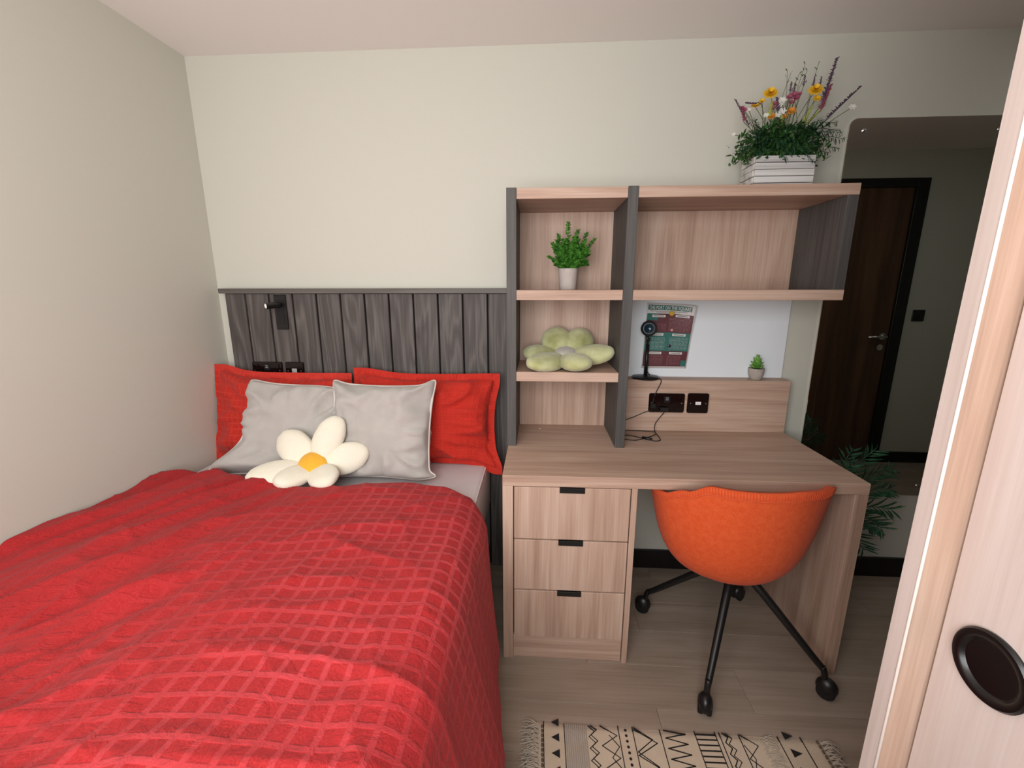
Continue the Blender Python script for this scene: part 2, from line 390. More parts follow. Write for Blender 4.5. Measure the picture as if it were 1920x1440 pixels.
# duvet
hx_ = [-1.43, -1.35, -1.23, -1.09, -1.0, -.82, -.66, -.56, -.44, -.29, -.18, -.12, 0, .5]
hy_ = [-.415, -.405, -.42, -.455, -.49, -.525, -.515, -.465, -.445, -.48, -.53, -.57, -.58, -.60]
def fold(x, y):
    left = 1-ss(-1.0, -.45, x)
    a = 1.08
    u = (x*math.cos(a)+y*math.sin(a)); v = (-x*math.sin(a)+y*math.cos(a))
    z = .028*left*nz(u*1.5, v*6+1.3, .3)
    z += .021*left*nz(u*2.2, v*13, 5.1)
    z += .008*nz(u*5, v*17, 2.7)*(.4+.6*left)
    # crisp creases
    r = 1-abs(nz(u*1.9+3, v*9, 9.2))*2; z += .014*left*max(0, r)**4
    r = 1-abs(nz(x*2.2, y*6.5+x*.8, 4.4))*2; z += .009*(1-left)*max(0, r)**3
    r = 1-abs(nz(x*7, y*8, 14.4))*2; z += .005*max(0, r)**3
    z += .012*nz(x*1.7, y*1.6, 7.7)+.004*nz(x*9, y*9, 1.7)
    return z
NX, NY = 250, 240
y_end = -2.06
V, UVS, MK = [], [], []
xr = -.215; rb = .105; zt0 = .668
def prof(s, y):
    """arc position s (from the wall) to x, z, outward normal"""
    top = xr-(XL+.006)
    if s <= top: return XL+.006+s, zt0-.012*ss(-.9, -.3, XL+s), 0
    a = (s-top)/rb
    if a < PI/2*.92:
        return xr+rb*math.sin(a)*1.0, zt0-.012-rb*(1-math.cos(a)), a/(PI/2)
    am = PI/2*.92; q = s-top-am*rb
    fl_ = .16*ss(-.56, -1.0, y)+.06
    return xr+rb*math.sin(am)+q*fl_, zt0-.012-rb*(1-math.cos(am))-q*.985, 1
SL = (xr-XL-.006)+PI/2*.92*rb+.40
for j in range(NY+1):
    tj = j/NY
    for i in range(NX+1):
        s = SL*i/NX
        x_, z_, nn = prof(s, -1)
        ys = interp(hx_, hy_, x_)-.10*ss(.60, .2, z_)*(1 if nn > .9 else 0)
        y_ = ys+(y_end-ys)*tj
        x_, z_, nn = prof(s, y_)
        f = fold(x_, y_) if nn < .5 else fold(xr+.06, y_)*.5
        d_ = (y_-ys)*-1
        env = ss(0, .06, d_)
        f = f*(.25+.75*env)
        drop = .058*(1-math.sqrt(max(0, 1-(1-min(1, d_/.05))**2)))
        wave = 0
        if nn > .3:
            hang = ss(.5, 1, nn)*(min(1, max(0, (.60-z_)/.4)))
            wave = .014*hang*math.sin(y_*9+1.2*nz(y_*2, 3))
            if y_ > -.62: wave = min(wave, 0)-.004
            lx = min(1, nn)
            x_ += lx*(f+wave) - drop*lx*.8; z_ += (1-lx)*(f-drop)
        else:
            z_ += f-drop
            if x_ < XL+.10: z_ += .012*(1-(x_-XL)/.10)*nz(y_*5, 2)
        if d_ < 1e-6 and nn < .3: z_ = .603
        V.append((x_, y_, max(z_, .603) if nn < .3 else z_))
        wx = .012*nz(x_*2.5, y_*2.5, 1)+.004*nz(x_*9, y_*9, 2); wy = .014*nz(x_*2.2, y_*2.2, 5)+.006*nz(x_*8, y_*8, 6)
        UVS.append((s+wx, y_+wy+.30*max(0, -.5-x_)**1.5))
        MK.append((.62+.6*nz(x_*4, y_*4, 8))*max(.05, ss(-.98, -.52, x_))*(.55+.45*ss(1.3, .9, nn+ (.6-z_ if nn > .9 else 0)*2)))
F = [(j*(NX+1)+i, (j+1)*(NX+1)+i, (j+1)*(NX+1)+i+1, j*(NX+1)+i+1) for j in range(NY) for i in range(NX)]
dv = mesh('duvet', V, F, DUV, None, True, (-.8, -1.2, .6))
setuv(dv, UVS, MK)
tag(dv, 'crumpled red checked duvet spread over the bed', 'duvet')

# cushions
def cushion(w_, h_, t_, mtx, n=44, conc=.09, seed=0, wr=.006, flange=0, corners=(), pw_=.5, uvp=False):
    V, F, uv, rim = [], [], [], []
    fw_ = flange
    def P(u, v, side):
        cu, cv = max(-1, min(1, u)), max(-1, min(1, v))
        x = w_/2*cu*(1-conc*(1-cv*cv)*abs(cu)); z = h_/2*cv*(1-conc*(1-cu*cu)*abs(cv))
        cr_ = 1-(.05 if not fw_ else .015)*abs(cu*cv)**9; x *= cr_; z *= cr_
        ex, ez = (u-cu), (v-cv); x += ex; z += ez
        T = t_/2*(max(0, 1-abs(cu)**2.6)*max(0, 1-abs(cv)**2.6))**pw_
        y = side*T
        e = max(abs(cu), abs(cv))
        if T > 1e-6:
            r = math.hypot(cu, cv)
            ang = math.atan2(cv, cu)
            y += side*wr*(.4+1.4*e*e)*nz(cu*2.2+seed, cv*2.2, 3.3)*min(1, T/.015)
            c = 1-abs(nz(ang*2.6+seed*2, r*1.3, 1.1))*2.2
            y += side*wr*1.1*max(0, c)**2*ss(.35, .8, r)*min(1, T/.02)
        if fw_: 
            q = max(abs(ex), abs(ez)); y += .012*nz(u*4+seed, v*4, 2)*min(1, q/.02)
        for (cu0, cv0, dx, dy, dz, s_) in corners:
            k_ = math.exp(-((cu-cu0)**2+(cv-cv0)**2)/s_); x += dx*k_; y += dy*k_; z += dz*k_
        return mtx @ Vector((x, y, z))
    def grid(us, vs_, side):
        o = len(V); m_ = len(us)
        for v in vs_:
            for u in us: V.append(P(u, v, side)); uv.append((u*w_/2+seed*.3, v*h_/2))
        for j in range(len(vs_)-1):
            for i in range(m_-1):
                q = (o+j*m_+i, o+j*m_+i+1, o+(j+1)*m_+i+1, o+(j+1)*m_+i)
                F.append(q if side < 0 else q[::-1])
    us = [math.sin(PI/2*(-1+2*i/n)) for i in range(n+1)]
    if fw_: us = [-1-fw_, -1-fw_/2]+us+[1+fw_/2, 1+fw_]
    grid(us, us, -1); grid(us, us, 1)
    N = 60; e = 1+fw_
    for a, b_ in (((-1, -1), (1, -1)), ((1, -1), (1, 1)), ((1, 1), (-1, 1)), ((-1, 1), (-1, -1))):
        for i in range(N): rim.append(P(e*(a[0]+(b_[0]-a[0])*i/N), e*(a[1]+(b_[1]-a[1])*i/N), 1))
    return V, F, uv, rim
def place(x, y, z, lean, yaw_=0, roll_=0):
    return Matrix.Translation((x, y, z)) @ Matrix.Rotation(yaw_, 4, 'Z') @ Matrix.Rotation(-lean, 4, 'X') @ Matrix.Rotation(roll_, 4, 'Y')
PILL = checks('red_pillow_fabric', .026, .55, None, ('b0261f', 'c63528', 'd2534a', 'cc3a26'))
def pillow(label, x, w_, seed, corners):
    V, F, uv, rim = cushion(w_, .36, .17, place(x, -.135, .805, math.radians(9), 0, 0), 50, .045, seed, .030, .030, corners)
    o = mesh('pillow', V, F, PILL, None, True, (x, -.135, .62)); setuv(o, uv, [.45 if seed < 2 else .12]*len(V))
    tag(o, label, 'pillow', 'red bed pillows')
    return o
pillow('left red oxford pillow standing against the headboard below the sockets', -1.105, .60, 1, ((-1, 1, .0, .0, .03, .12), (1, 1, 0, 0, -.005, .3), (-1, -1, -.02, 0, 0, .2)))
pillow('right red oxford pillow standing against the headboard nearest the desk', -.445, .60, 4, ((1, -1, .03, -.02, -.035, .03), (1, 1, .015, 0, .0, .2), (-1, 1, 0, 0, .02, .2)))
GREYF = fabric('grey_linen', 'a6a19b', 'bfbab4', 1100, .35)
PIPE = plain('cream_piping', 'd2cac2', .8)
def gcush(label, mtx, seed, corners, size=.43, H=.40):
    V, F, uv, rim = cushion(size, H, .15, mtx, 46, .062, seed, .026, 0, corners)
    t = thing('cushion', label, 'cushion', mtx.translation, 'grey linen cushions')
    mesh('cover', V, F, GREYF, t)
    tv, tf = tubegeo(rim+[rim[0]], .0052, 6, False); mesh('piping', tv, tf, PIPE, t)
gcush('left grey linen cushion with pale piping, behind the daisy cushion', place(-.985, -.265, .79, math.radians(20), math.radians(3), math.radians(2)), 2,
      ((-1, -1, -.085, -.07, .0, .25), (-1, 1, 0, 0, .01, .1), (1, 1, 0, 0, -.015, .2)))
gcush('right grey linen cushion with pale piping, overlapping the other grey one', place(-.587, -.30, .80, math.radians(18), math.radians(-3), 0), 6,
      ((1, -1, .032, 0, .012, .02), (1, 1, .012, 0, .026, .03), (-1, 1, -.010, 0, .016, .03)), .44, .395)

def puff(c, rx, ry, rz, mtx=None, seed=0, nu=28, nv=18, wr=.06, taper=0, power=1.0):
    """soft pillowy lobe: rx, ry in plan, rz half thickness; taper narrows towards -y"""
    V, F = [], []
    for j in range(nv+1):
        ph = PI*j/nv
        for i in range(nu):
            th = 2*PI*i/nu
            x = math.sin(ph)*math.cos(th); y = math.sin(ph)*math.sin(th); z = math.cos(ph)
            n_ = nz(x*1.6+seed, y*1.6, z*1.2+seed)*wr + nz(x*4+seed, y*4, z*2)*wr*.4
            pinch = 1-.85*(1-abs(z))**4*0
            k_ = 1-taper*(1-y)/2
            rr_ = 1+n_
            v = Vector((x*rx*k_*rr_, y*ry*rr_, math.copysign(abs(z)**power, z)*rz*rr_))
            v = (mtx @ v) if mtx else v
            V.append(Vector(c)+v)
    for j in range(nv):
        for i in range(nu): F.append((j*nu+i, (j+1)*nu+i, (j+1)*nu+(i+1) % nu, j*nu+(i+1) % nu))
    return V, F
def basis(c, tip, nrm):
    """matrix whose y axis points from c to tip, z near nrm"""
    yv = (Vector(tip)-Vector(c)).normalized(); zv = Vector(nrm); zv = (zv-yv*zv.dot(yv)).normalized(); xv = yv.cross(zv)
    return Matrix((xv, yv, zv)).transposed()
def flower_cushion(label, cen, petals, rc, mat_p, mat_c, flat, seed, crx=(.055, .055, .03), ctilt=None):
    t = thing('flower_cushion', label, 'cushion', cen)
    cen = Vector(cen)
    for k_, (tip, wid, nrm, th) in enumerate(petals):
        tip = Vector(tip); L = (tip-cen).length; mid = cen.lerp(tip, .54)
        V, F = puff(mid, wid*1.04, L*.50, th, basis(cen, tip, nrm), seed+k_*3.1, taper=.16, wr=.05, power=.8)
        mesh('petal', V, F, mat_p, t)
        # seam around the petal
    V, F = puff(cen+Vector(ctilt).normalized()*.026, *crx, basis((0, 0, 0), Vector(ctilt).orthogonal(), ctilt), 3, wr=.01)
    mesh('flower_centre', V, F, mat_c, t)
    return t
CREAM = fabric('cream_plush', 'e2dcc8', 'efe9d8', 300, .2, .95, .3)
YELP = fabric('yellow_plush', 'dfa22c', 'efb844', 300, .2, .95, .3)
flower_cushion('white daisy cushion with yellow centre propped on the bed', (-.805, -.44, .69),
    [((-.735, -.36, .872), .062, (0, -1, .35), .034), ((-.965, -.375, .80), .068, (.1, -1, .4), .034), ((-.615, -.39, .745), .064, (0, -1, .35), .034),
     ((-1.015, -.535, .688), .060, (.1, -.5, 1), .030), ((-.885, -.575, .684), .056, (0, -.5, 1), .028), ((-.69, -.56, .686), .058, (0, -.5, 1), .028)],
    .05, CREAM, YELP, 0, 11, (.060, .056, .032), (.1, -.8, .6))
SAGE = fabric('sage_velvet', '989a60', 'd2d4a6', 14, .9, .8, .4, 26)
SAGEC = fabric('pale_velvet', 'a8a49c', 'c4c0b6', 200, .3, .8, .4)
flower_cushion('sage green velvet flower cushion on the middle shelf', (.178, -.175, 1.095),
    [((.12, -.065, 1.20), .068, (0, -1, .5), .030), ((.275, -.065, 1.19), .066, (0, -1, .5), .030), ((.005, -.15, 1.115), .055, (0, -.5, 1), .028),
     ((.035, -.33, 1.088), .062, (0, -.35, 1), .031), ((.235, -.355, 1.092), .062, (0, -.35, 1), .032), ((.365, -.22, 1.125), .058, (-.3, -.5, 1), .030)],
    .04, SAGE, SAGEC, 0, 29, (.045, .045, .018), (0, -.3, 1))

# ---------------------------------------------------------------- desk
dk = thing('desk', 'pale wood desk with three drawers under a dark framed shelf unit', 'desk', (.55, -.3, 0))
DX, DXR, DYF, DZ = -.055, 1.160, -.595, .75
box('desktop', (DX, DXR, DYF, -.001, DZ-.04, DZ), pale(0), dk, bev=.0015)
box('side_panel', (DX, -.018, DYF+.0005, -.001, 0, DZ-.0402), pale(2), dk, bev=.0012)
box('side_panel', (1.117, DXR, DYF+.0005, -.001, 0, DZ-.0402), pale(2), dk, bev=.0012)
box('divider', (.389, .4085, DYF+.0005, -.001, 0, DZ-.0402), pale(2), dk, bev=.0012)
box('carcass', (-.0175, .3885, -.57, -.02, .005, DZ-.041), plain('drawer_gap', '1c1411', .9), dk, bev=0)
zs = (DZ-.043, .5056, .2997, .0975)
for i in range(3):
    d_ = box('drawer', (-.0145, .3855, -.5935, -.5705, zs[i+1]+.0025, zs[i]-.0025 if i else zs[i]), pale(2), dk, bev=.0015)
    hz = (zs[i] if i == 0 else zs[i]-.001)
    box('handle', (.143, .230, -.5965, -.5712, hz-.019, hz), BLACK, d_, bev=.0006)
box('plinth', (-.0175, .3865, -.585, -.5705, 0, .0965), pale(0), dk, bev=.001)
box('upstand', (.4145, 1.158, -.085, -.001, DZ+.0005, .985), pale(0), dk, bev=.002)

# ---------------------------------------------------------------- shelf unit
su = thing('shelf_unit', 'open shelf unit with dark uprights and pale shelves standing on the desk', 'shelf', (.55, -.15, DZ))
YU = -.309; ZT, ZM, ZL, TT = 1.7318, 1.3726, 1.0574, .0374
for a, b_ in ((-.0589, -.022), (.3765, .4135)):
    box('upright', (a, b_, YU-.002, -.001, DZ+.0008, ZT+.001), dark(2), su, bev=.0012)
box('upright', (1.1295, 1.1665, YU+.001, -.001, ZM+.0003, ZT-TT-.0003), dark(2), su, bev=.0012)
for nm, b in (('shelf', (-.0218, .3763, YU, -.001, ZT-TT, ZT)), ('shelf', (.4137, 1.1668, YU, -.001, ZT-TT, ZT)), ('shelf', (-.0218, .3763, YU, -.001, ZM-TT, ZM)),
              ('shelf', (.4137, 1.1668, YU, -.001, ZM-TT, ZM)), ('shelf', (-.0218, .3763, YU, -.001, ZL-TT, ZL))):
    box(nm, b, pale(0), su, bev=.0012)
for b in ((-.0215, .376, -.02, -.002, ZM+.0005, ZT-TT-.0005), (-.0215, .376, -.02, -.002, ZL+.0005, ZM-TT-.0005), (-.0215, .376, -.02, -.002, DZ+.0005, ZL-TT-.0005), (.414, 1.129, -.02, -.002, ZM+.0005, ZT-TT-.0005)):
    box('back_panel', b, pale(2), su, bev=0)

plate('desk_socket', 'black gloss double socket with a cable plugged in, on the desk upstand', .557, .712, .839, .926, -.085, 'double')
plate('network_socket', 'black gloss single outlet with a white port on the desk upstand', .7245, .816, .838, .928, -.085, 'data')

# whiteboard, poster, magnets
wbm, wnt, wb_ = base_mat('whiteboard_enamel', 'e9eff3', .3, 0, .5); MATS['wb'] = wbm
wbo = thing('whiteboard', 'glossy white magnetic board on the wall above the desk upstand', 'whiteboard', (.78, -.001, .99))
box('board_sheet', (.4145, 1.155, -.012, -.001, .9855, 1.334), wbm, wbo, bev=.001)
def PP(u, v, off=0):
    x = (.541*(1-u)+.748*u)*(1-v)+(.532*(1-u)+.731*u)*v
    z = (1.318*(1-u)+1.311*u)*(1-v)+(1.025*(1-u)+1.025*u)*v
    curl = .035*max(0, (u-.45))**2*(1-v)**1.5*3+.002*math.sin(v*6)**2
    z -= .25*curl; x -= .12*curl
    return Vector((x, -.0135-curl-off, z))
po = thing('poster', 'printed teal and maroon house guide sheet pinned by magnets to the whiteboard', 'poster', (.64, -.013, 1.025))
def pq(name, u0, u1, v0, v1, mat, off, parent, nu=8, nv=8):
    V = [PP(u0+(u1-u0)*i/nu, v0+(v1-v0)*j/nv, off) for j in range(nv+1) for i in range(nu+1)]
    F = [(j*(nu+1)+i, (j+1)*(nu+1)+i, (j+1)*(nu+1)+i+1, j*(nu+1)+i+1) for j in range(nv) for i in range(nu)]
    return mesh(name, V, F, mat, parent)
PAPER = plain('poster_paper', 'd9d4d0', .55, 0, .01); TEAL = plain('poster_teal', '2b6b62', .55, 0, .03); MAR = plain('poster_maroon', '5b2a30', .55, 0, .03)
INK = plain('poster_ink', '93a09b', .6); INK2 = plain('poster_ink_maroon', '8a5c60', .6); INKD = plain('poster_dark_ink', '5a5553', .6)
sh = pq('sheet', 0, 1, 0, 1, PAPER, 0, po, 20, 20)
smod = sh.modifiers.new('thick', 'SOLIDIFY'); smod.thickness = .0003
pq('title_band', .03, .93, .03, .105, TEAL, .0006, po)
pq('teal_block', .02, .5, .155, .30, TEAL, .0006, po)
pq('maroon_block', .25, .98, .155, .44, MAR, .0007, po); pq('maroon_block', .02, .25, .26, .44, MAR, .0007, po)
pq('teal_block', .02, .98, .44, .725, TEAL, .0006, po); pq('maroon_block', .02, .98, .725, .97, MAR, .0006, po)
pq('teal_badge', .86, .975, .87, .968, TEAL, .0009, po)
for (u, v) in ((.13, .175), (.62, .165), (.13, .455), (.60, .455), (.13, .74), (.58, .74)):
    pq('heading_box', u, u+.28, v, v+.035, PAPER, .0010, po)
    pq('heading_text', u+.03, u+.25, v+.012, v+.022, INKD, .0014, po, 4, 1)
g = Geo(); g2 = Geo()
rp = random.Random(5)
for (u0, u1, v0, v1, gg) in ((.5, .94, .22, .42, g2), (.1, .45, .31, .42, g2), (.08, .46, .52, .70, g), (.55, .94, .52, .70, g), (.08, .46, .80, .94, g2), (.54, .84, .80, .94, g2)):
    v = v0
    while v < v1:
        u = u0
        while u < u1:
            l = min(rp.uniform(.03, .09), u1-u)
            gg.add([PP(u, v, .0011), PP(u, v+.006, .0011), PP(u+l, v+.006, .0011), PP(u+l, v, .0011)], [(0, 1, 2, 3)]); u += l+.015
        v += .019
tag(g.make('small_print', INK, po), kind='stuff'); tag(g2.make('small_print', INK2, po), kind='stuff')
def text_mesh(body, fn, mat, parent, name):
    cu = bpy.data.curves.new('t', 'FONT'); cu.body = body; cu.resolution_u = 2; cu.offset = .012
    ob = bpy.data.objects.new('t', cu); COL.objects.link(ob)
    dg = bpy.context.evaluated_depsgraph_get(); me = bpy.data.meshes.new_from_object(ob.evaluated_get(dg))
    vs_ = [v.co.copy() for v in me.vertices]; fs = [tuple(p.vertices) for p in me.polygons]
    mx, my = max(v.x for v in vs_), max(v.y for v in vs_)
    bpy.data.objects.remove(ob); bpy.data.curves.remove(cu)
    return mesh(name, [fn(v.x/mx, v.y/my) for v in vs_], fs, mat, parent, False)
text_mesh('THE PORT ON THE SQUARE', lambda a, b: PP(.05+.86*a, .092-.05*b, .0012), PAPER, po, 'title_text')
pq('subtitle_text', .08, .86, .118, .124, INKD, .0008, po, 6, 1); pq('subtitle_text', .2, .7, .134, .139, INKD, .0008, po, 6, 1)
def magnet(label, u, v, r, col, nm):
    c = PP(u, v, .0016)
    o = lathe('magnet', ((0, 0), (r, 0), (r, .005), (r*.85, .007), (0, .0075)), c, plain(nm, col, .35), None, 24, (0, -1, 0), origin=c)
    tag(o, label, 'magnet')
magnet('round yellow magnet at the top of the poster', .53, .148, .011, 'd0a83a', 'yellow_magnet')
magnet('small pink round magnet on the poster middle', .57, .40, .006, 'd09a96', 'pink_magnet')
c = PP(.56, .645, .0016); mg = lathe('magnet', ((0, 0), (.0085, 0), (.0085, .004), (.005, .006), (0, .006)), c, plain('dark_magnet', '2d2438', .4), None, 5, (0, -1, 0), origin=c); tag(mg, 'small dark violet magnet on the teal band of the poster', 'magnet')

# black stand lamp on the upstand
sl = thing('projector_lamp', 'small black round head lamp on a pole and disc base, on the desk upstand', 'lamp', (.546, -.045, .985))
lathe('base', ((0, 0), (.0605, 0), (.061, .004), (.056, .009), (.012, .013), (0, .013)), (.546, -.045, .9855), BLACK, sl, 40)
tube('pole', [(.546, -.045, .996), (.546, -.045, 1.135)], .0082, BLACK, sl, 16)
tube('joint', [(.546, -.045, 1.13), (.545, -.045, 1.16), (.543, -.046, 1.178)], [.0065, .0055, .007], BLACK, sl, 12)
lathe('joint_knob', ((0, -.009), (.007, -.009), (.007, .009), (0, .009)), (.546, -.045, 1.158), BLACK, sl, 16, (1, 0, 0))
hd = Vector((-.36, -1, .10)).normalized(); hc = Vector((.548, -.050, 1.207))
lathe('lamp_head', ((0, -.030), (.016, -.028), (.026, -.012), (.031, .006), (.0335, .014), (.0335, .022), (.029, .024), (.024, .018), (0, .016)), hc, BLACK, sl, 36, hd)
lnm, lnt, lnb = base_mat('lens_glass', '16323f', .05, 0, 1); MATS['ln'] = lnm
lathe('lens', ((0, .026), (.010, .0245), (.018, .021), (.022, .0175)), hc, lnm, sl, 28, hd)
bl = Geo()
tube('bulb', [hc+hd*.024+Vector((.006, 0, -.002)), hc+hd*.029+Vector((.006, 0, -.002))], .0035, plain('bulb', 'd8dcdc', .2), sl, 10)
CAB = plain('cable_black', '0d0b0b', .5)
cb = thing('power_cable', 'thin black cable looping from the socket over the desk to the round lamp', 'cable', (.54, -.16, DZ))
tube('cord', [(.556, -.03, 1.012), (.577, -.035, .9905), (.602, -.07, .9885), (.6035, -.092, .978), (.592, -.094, .95), (.582, -.095, .925), (.575, -.097, .90), (.573, -.101, .885)], .0019, CAB, cb, 6, 6)
tube('cord', [(.573, -.103, .862), (.566, -.098, .85), (.54, -.092, .838), (.50, -.09, .818), (.47, -.09, .805), (.437, -.09, .797)], .0019, CAB, cb, 6, 6)
tube('cord', [(.624, -.107, .852), (.622, -.10, .838), (.612, -.093, .82), (.59, -.10, .79), (.585, -.11, .765), (.587, -.125, .7535), (.588, -.155, .7525), (.588, -.18, .7525), (.583, -.215, .7525), (.56, -.228, .7525), (.545, -.222, .7545)], .0019, CAB, cb, 6, 6)
tube('cord', [(.51, -.196, .7545), (.50, -.185, .7525), (.47, -.16, .7525), (.448, -.158, .7525), (.425, -.155, .7525)], .0019, CAB, cb, 6, 6)
tube('cord', [(.585, -.14, .7545), (.56, -.165, .7525), (.535, -.185, .7525), (.508, -.205, .7525), (.475, -.222, .7525), (.445, -.215, .7525), (.425, -.2, .7525)], .0019, CAB, cb, 6, 6)
tube('cord', [(.588, -.125, .758), (.56, -.10, .7525), (.50, -.093, .7525), (.43, -.09, .7525)], .0017, CAB, cb, 6, 6)
tube('inline_switch', [(.512, -.198, .7575), (.528, -.21, .7575), (.546, -.222, .7575)], [.005, .0065, .005], CAB, cb, 10)
box('usb_plug', (.603, .640, -.112, -.0975, .848, .866), CAB, cb, bev=.002)
box('usb_plug', (.562, .584, -.112, -.0975, .862, .884), CAB, cb, bev=.002)
cr = lathe('paper_scrap', ((0, 0), (.003, .0005), (.002, .003), (0, .0035)), (.075, -.086, DZ+.0004), WHITEP, None, 7, origin=(.075, -.086, DZ)); tag(cr, 'tiny white crumb of paper on the desk below the shelves', 'scrap')

# ---------------------------------------------------------------- potted plants
CONC = plain('concrete', 'aca39b', .85, 0, .22, 55, .25)
SOIL = plain('soil', '2a211a', .95)
def leafmat(nm, c1, c2):
    if nm in MATS: return MATS[nm]
    m, nt, b = base_mat(nm, c1, .5, 0, .3)
    v = objco(nt, False); n = noise_n(nt, v, 60, 2)
    nt.links.new(ramp_n(nt, n, ((.35, c1), (.65, c2))), b.inputs['Base Color']); MATS[nm] = m; return m
def leaf(g, base, tip, wid, nrm=None, fold_=.15, seg=3):
    base, tip = Vector(base), Vector(tip); d = tip-base
    nrm = Vector(nrm) if nrm is not None else Vector((random.uniform(-1, 1), random.uniform(-1, 1), 1))
    s = d.cross(nrm)
    if s.length < 1e-6: s = d.orthogonal()
    s.normalize(); up_ = s.cross(d).normalized()
    V = [base]; n = seg
    for i in range(1, n):
        t = i/n; w_ = wid*math.sin(PI*t**.8)/2; p = base+d*t+up_*d.length*.08*math.sin(PI*t)
        V += [p-s*w_+up_*w_*fold_, p, p+s*w_+up_*w_*fold_]
    V.append(tip); F = [(0, 2, 1), (0, 3, 2)]
    for i in range(n-2):
        o = 1+i*3; F += [(o, o+1, o+4, o+3), (o+1, o+2, o+5, o+4)]
    o = 1+(n-2)*3; e = len(V)-1; F += [(o, o+1, e), (o+1, o+2, e)]
    g.add(V, F)
# bushy herb
hp = thing('potted_herb', 'bushy green artificial herb in a pale grey cylinder pot, top left shelf', 'plant', (.180, -.17, ZM))
lathe('pot', ((0, 0), (.032, 0), (.034, .003), (.039, .081), (.039, .083), (.035, .083), (.034, .073), (0, .073)), (.180, -.17, ZM+.0005), plain('pale_pot', 'b9afa8', .8, 0, .15, 45, .2), hp, 36)
lathe('soil', ((0, .0), (.0335, 0)), (.180, -.17, ZM+.074), SOIL, hp)
g = Geo(); gs = Geo(); rq = random.Random(11)
tips = [(.176, -.17, 1.630), (.115, -.17, 1.552), (.282, -.17, 1.566), (.14, -.15, 1.585), (.215, -.17, 1.60), (.25, -.15, 1.59), (.10, -.18, 1.50), (.26, -.19, 1.52), (.13, -.2, 1.56), (.2, -.21, 1.57)]
for i in range(85):
    if i < len(tips): tp = Vector(tips[i])
    else:
        a = rq.uniform(0, 2*PI); r = .082*math.sqrt(rq.random()); tp = Vector((.190+r*math.cos(a), -.17+.7*r*math.sin(a), 1.475+rq.uniform(0, .105)-r*.2))
    b0 = Vector((.180+rq.uniform(-.02, .02), -.17+rq.uniform(-.02, .02), ZM+.07)); md = b0.lerp(tp, .5)+Vector(((tp.x-b0.x)*.15, 0, .01))
    pts = smoothpts([b0, md, tp], 9); tv, tf = tubegeo(pts, .0009, 4, False); gs.add(tv, tf)
    for j, p in enumerate(pts[2:]):
        k_ = j/(len(pts)-4)
        for q in range(8):
            a = rq.uniform(0, 2*PI); L = .020*(1-.45*k_)*rq.uniform(.7, 1.2)
            leaf(g, p, p+Vector((math.cos(a)*L, math.sin(a)*L, L*rq.uniform(.1, 1.0))), .0062)
tag(g.make('foliage', leafmat('herb_green', '2c6420', '61a03c'), hp), kind='stuff'); tag(gs.make('stem', leafmat('herb_stem', '2c5a20', '3c6a28'), hp), kind='stuff')
# succulent
sc = thing('potted_succulent', 'tiny green succulent in a round grey concrete pot on the upstand', 'plant', (1.024, -.047, .985))
lathe('pot', ((0, 0), (.020, 0), (.024, .004), (.0315, .028), (.033, .050), (.030, .050), (.029, .043), (0, .043)), (1.024, -.047, .9855), CONC, sc, 32)
lathe('soil', ((0, 0), (.0285, 0)), (1.024, -.047, 1.029), SOIL, sc)
SUC = leafmat('succulent_green', '3f7a30', '7db04e')
for ring, (n_, r_, h_, L, w_) in enumerate(((7, .028, .014, .03, .018), (6, .024, .030, .028, .017), (5, .016, .046, .024, .015), (3, .006, .058, .02, .012))):
    for i in range(n_):
        a = 2*PI*i/n_+ring*.5; dv_ = Vector((math.cos(a), math.sin(a), 0)); b0 = Vector((1.024, -.047, 1.024+h_*.55)); tp = b0+dv_*r_+Vector((0, 0, .012+h_*.45-.1*r_))
        V, F = puff(b0.lerp(tp, .55), w_/2, (tp-b0).length*.52, .0035, basis(b0, tp, (0, 0, 1)), i, 10, 8, .03, -.25)
        mesh('leaf', V, F, SUC, sc)

# planter of flowers on the top shelf
PY = -.15
pl = thing('flower_planter', 'whitewashed slatted wooden box of wild flowers on the top shelf', 'planter', (.95, PY, ZT))
WW = wood('whitewash', '8f8d8b', 'c4c2bf', 'dddbd8', 0, k=6, across=14, rough=.8)
bx0, bx_1, by0, by1 = .845, 1.055, PY-.07, PY+.04
n_ = 5; hh = .116/n_
for i in range(n_):
    z0 = ZT+.0012+i*hh; ex = .0012*((i*7) % 3)
    box('slat', (bx0+.0005, bx_1-.0005, by0-ex, by0+.009, z0, z0+hh-.0022), WW, pl, bev=.0012)
    box('slat', (bx0-.0007-ex, bx0+.009, by0+.0095, by1, z0, z0+hh-.0022), WW, pl, bev=.0012)
    box('slat', (bx_1-.009, bx_1+ex, by0+.0095, by1, z0, z0+hh-.0022), WW, pl, bev=.0012)
    box('slat', (bx0+.0095, bx_1-.0095, by1-.009, by1, z0, z0+hh-.0022), WW, pl, bev=.0012)
box('liner', (bx0+.0095, bx_1-.0095, by0+.0095, by1-.0095, ZT+.001, ZT+.10), SOIL, pl, bev=0)
def fc(cx, cy, y=PY-.02): return Vector((.893+((1360+cx/5.76)-1445)*.00187, y, 2.062-((110+cy/5.76)-178)*.00195))
FG1, FG2 = leafmat('fern_green', '1c3b20', '34593a'), leafmat('ivy_green', '20401c', '3d652c')
root = lambda: Vector((random.uniform(.875, 1.03), PY+random.uniform(-.04, .02), ZT+.10))
g = Geo()
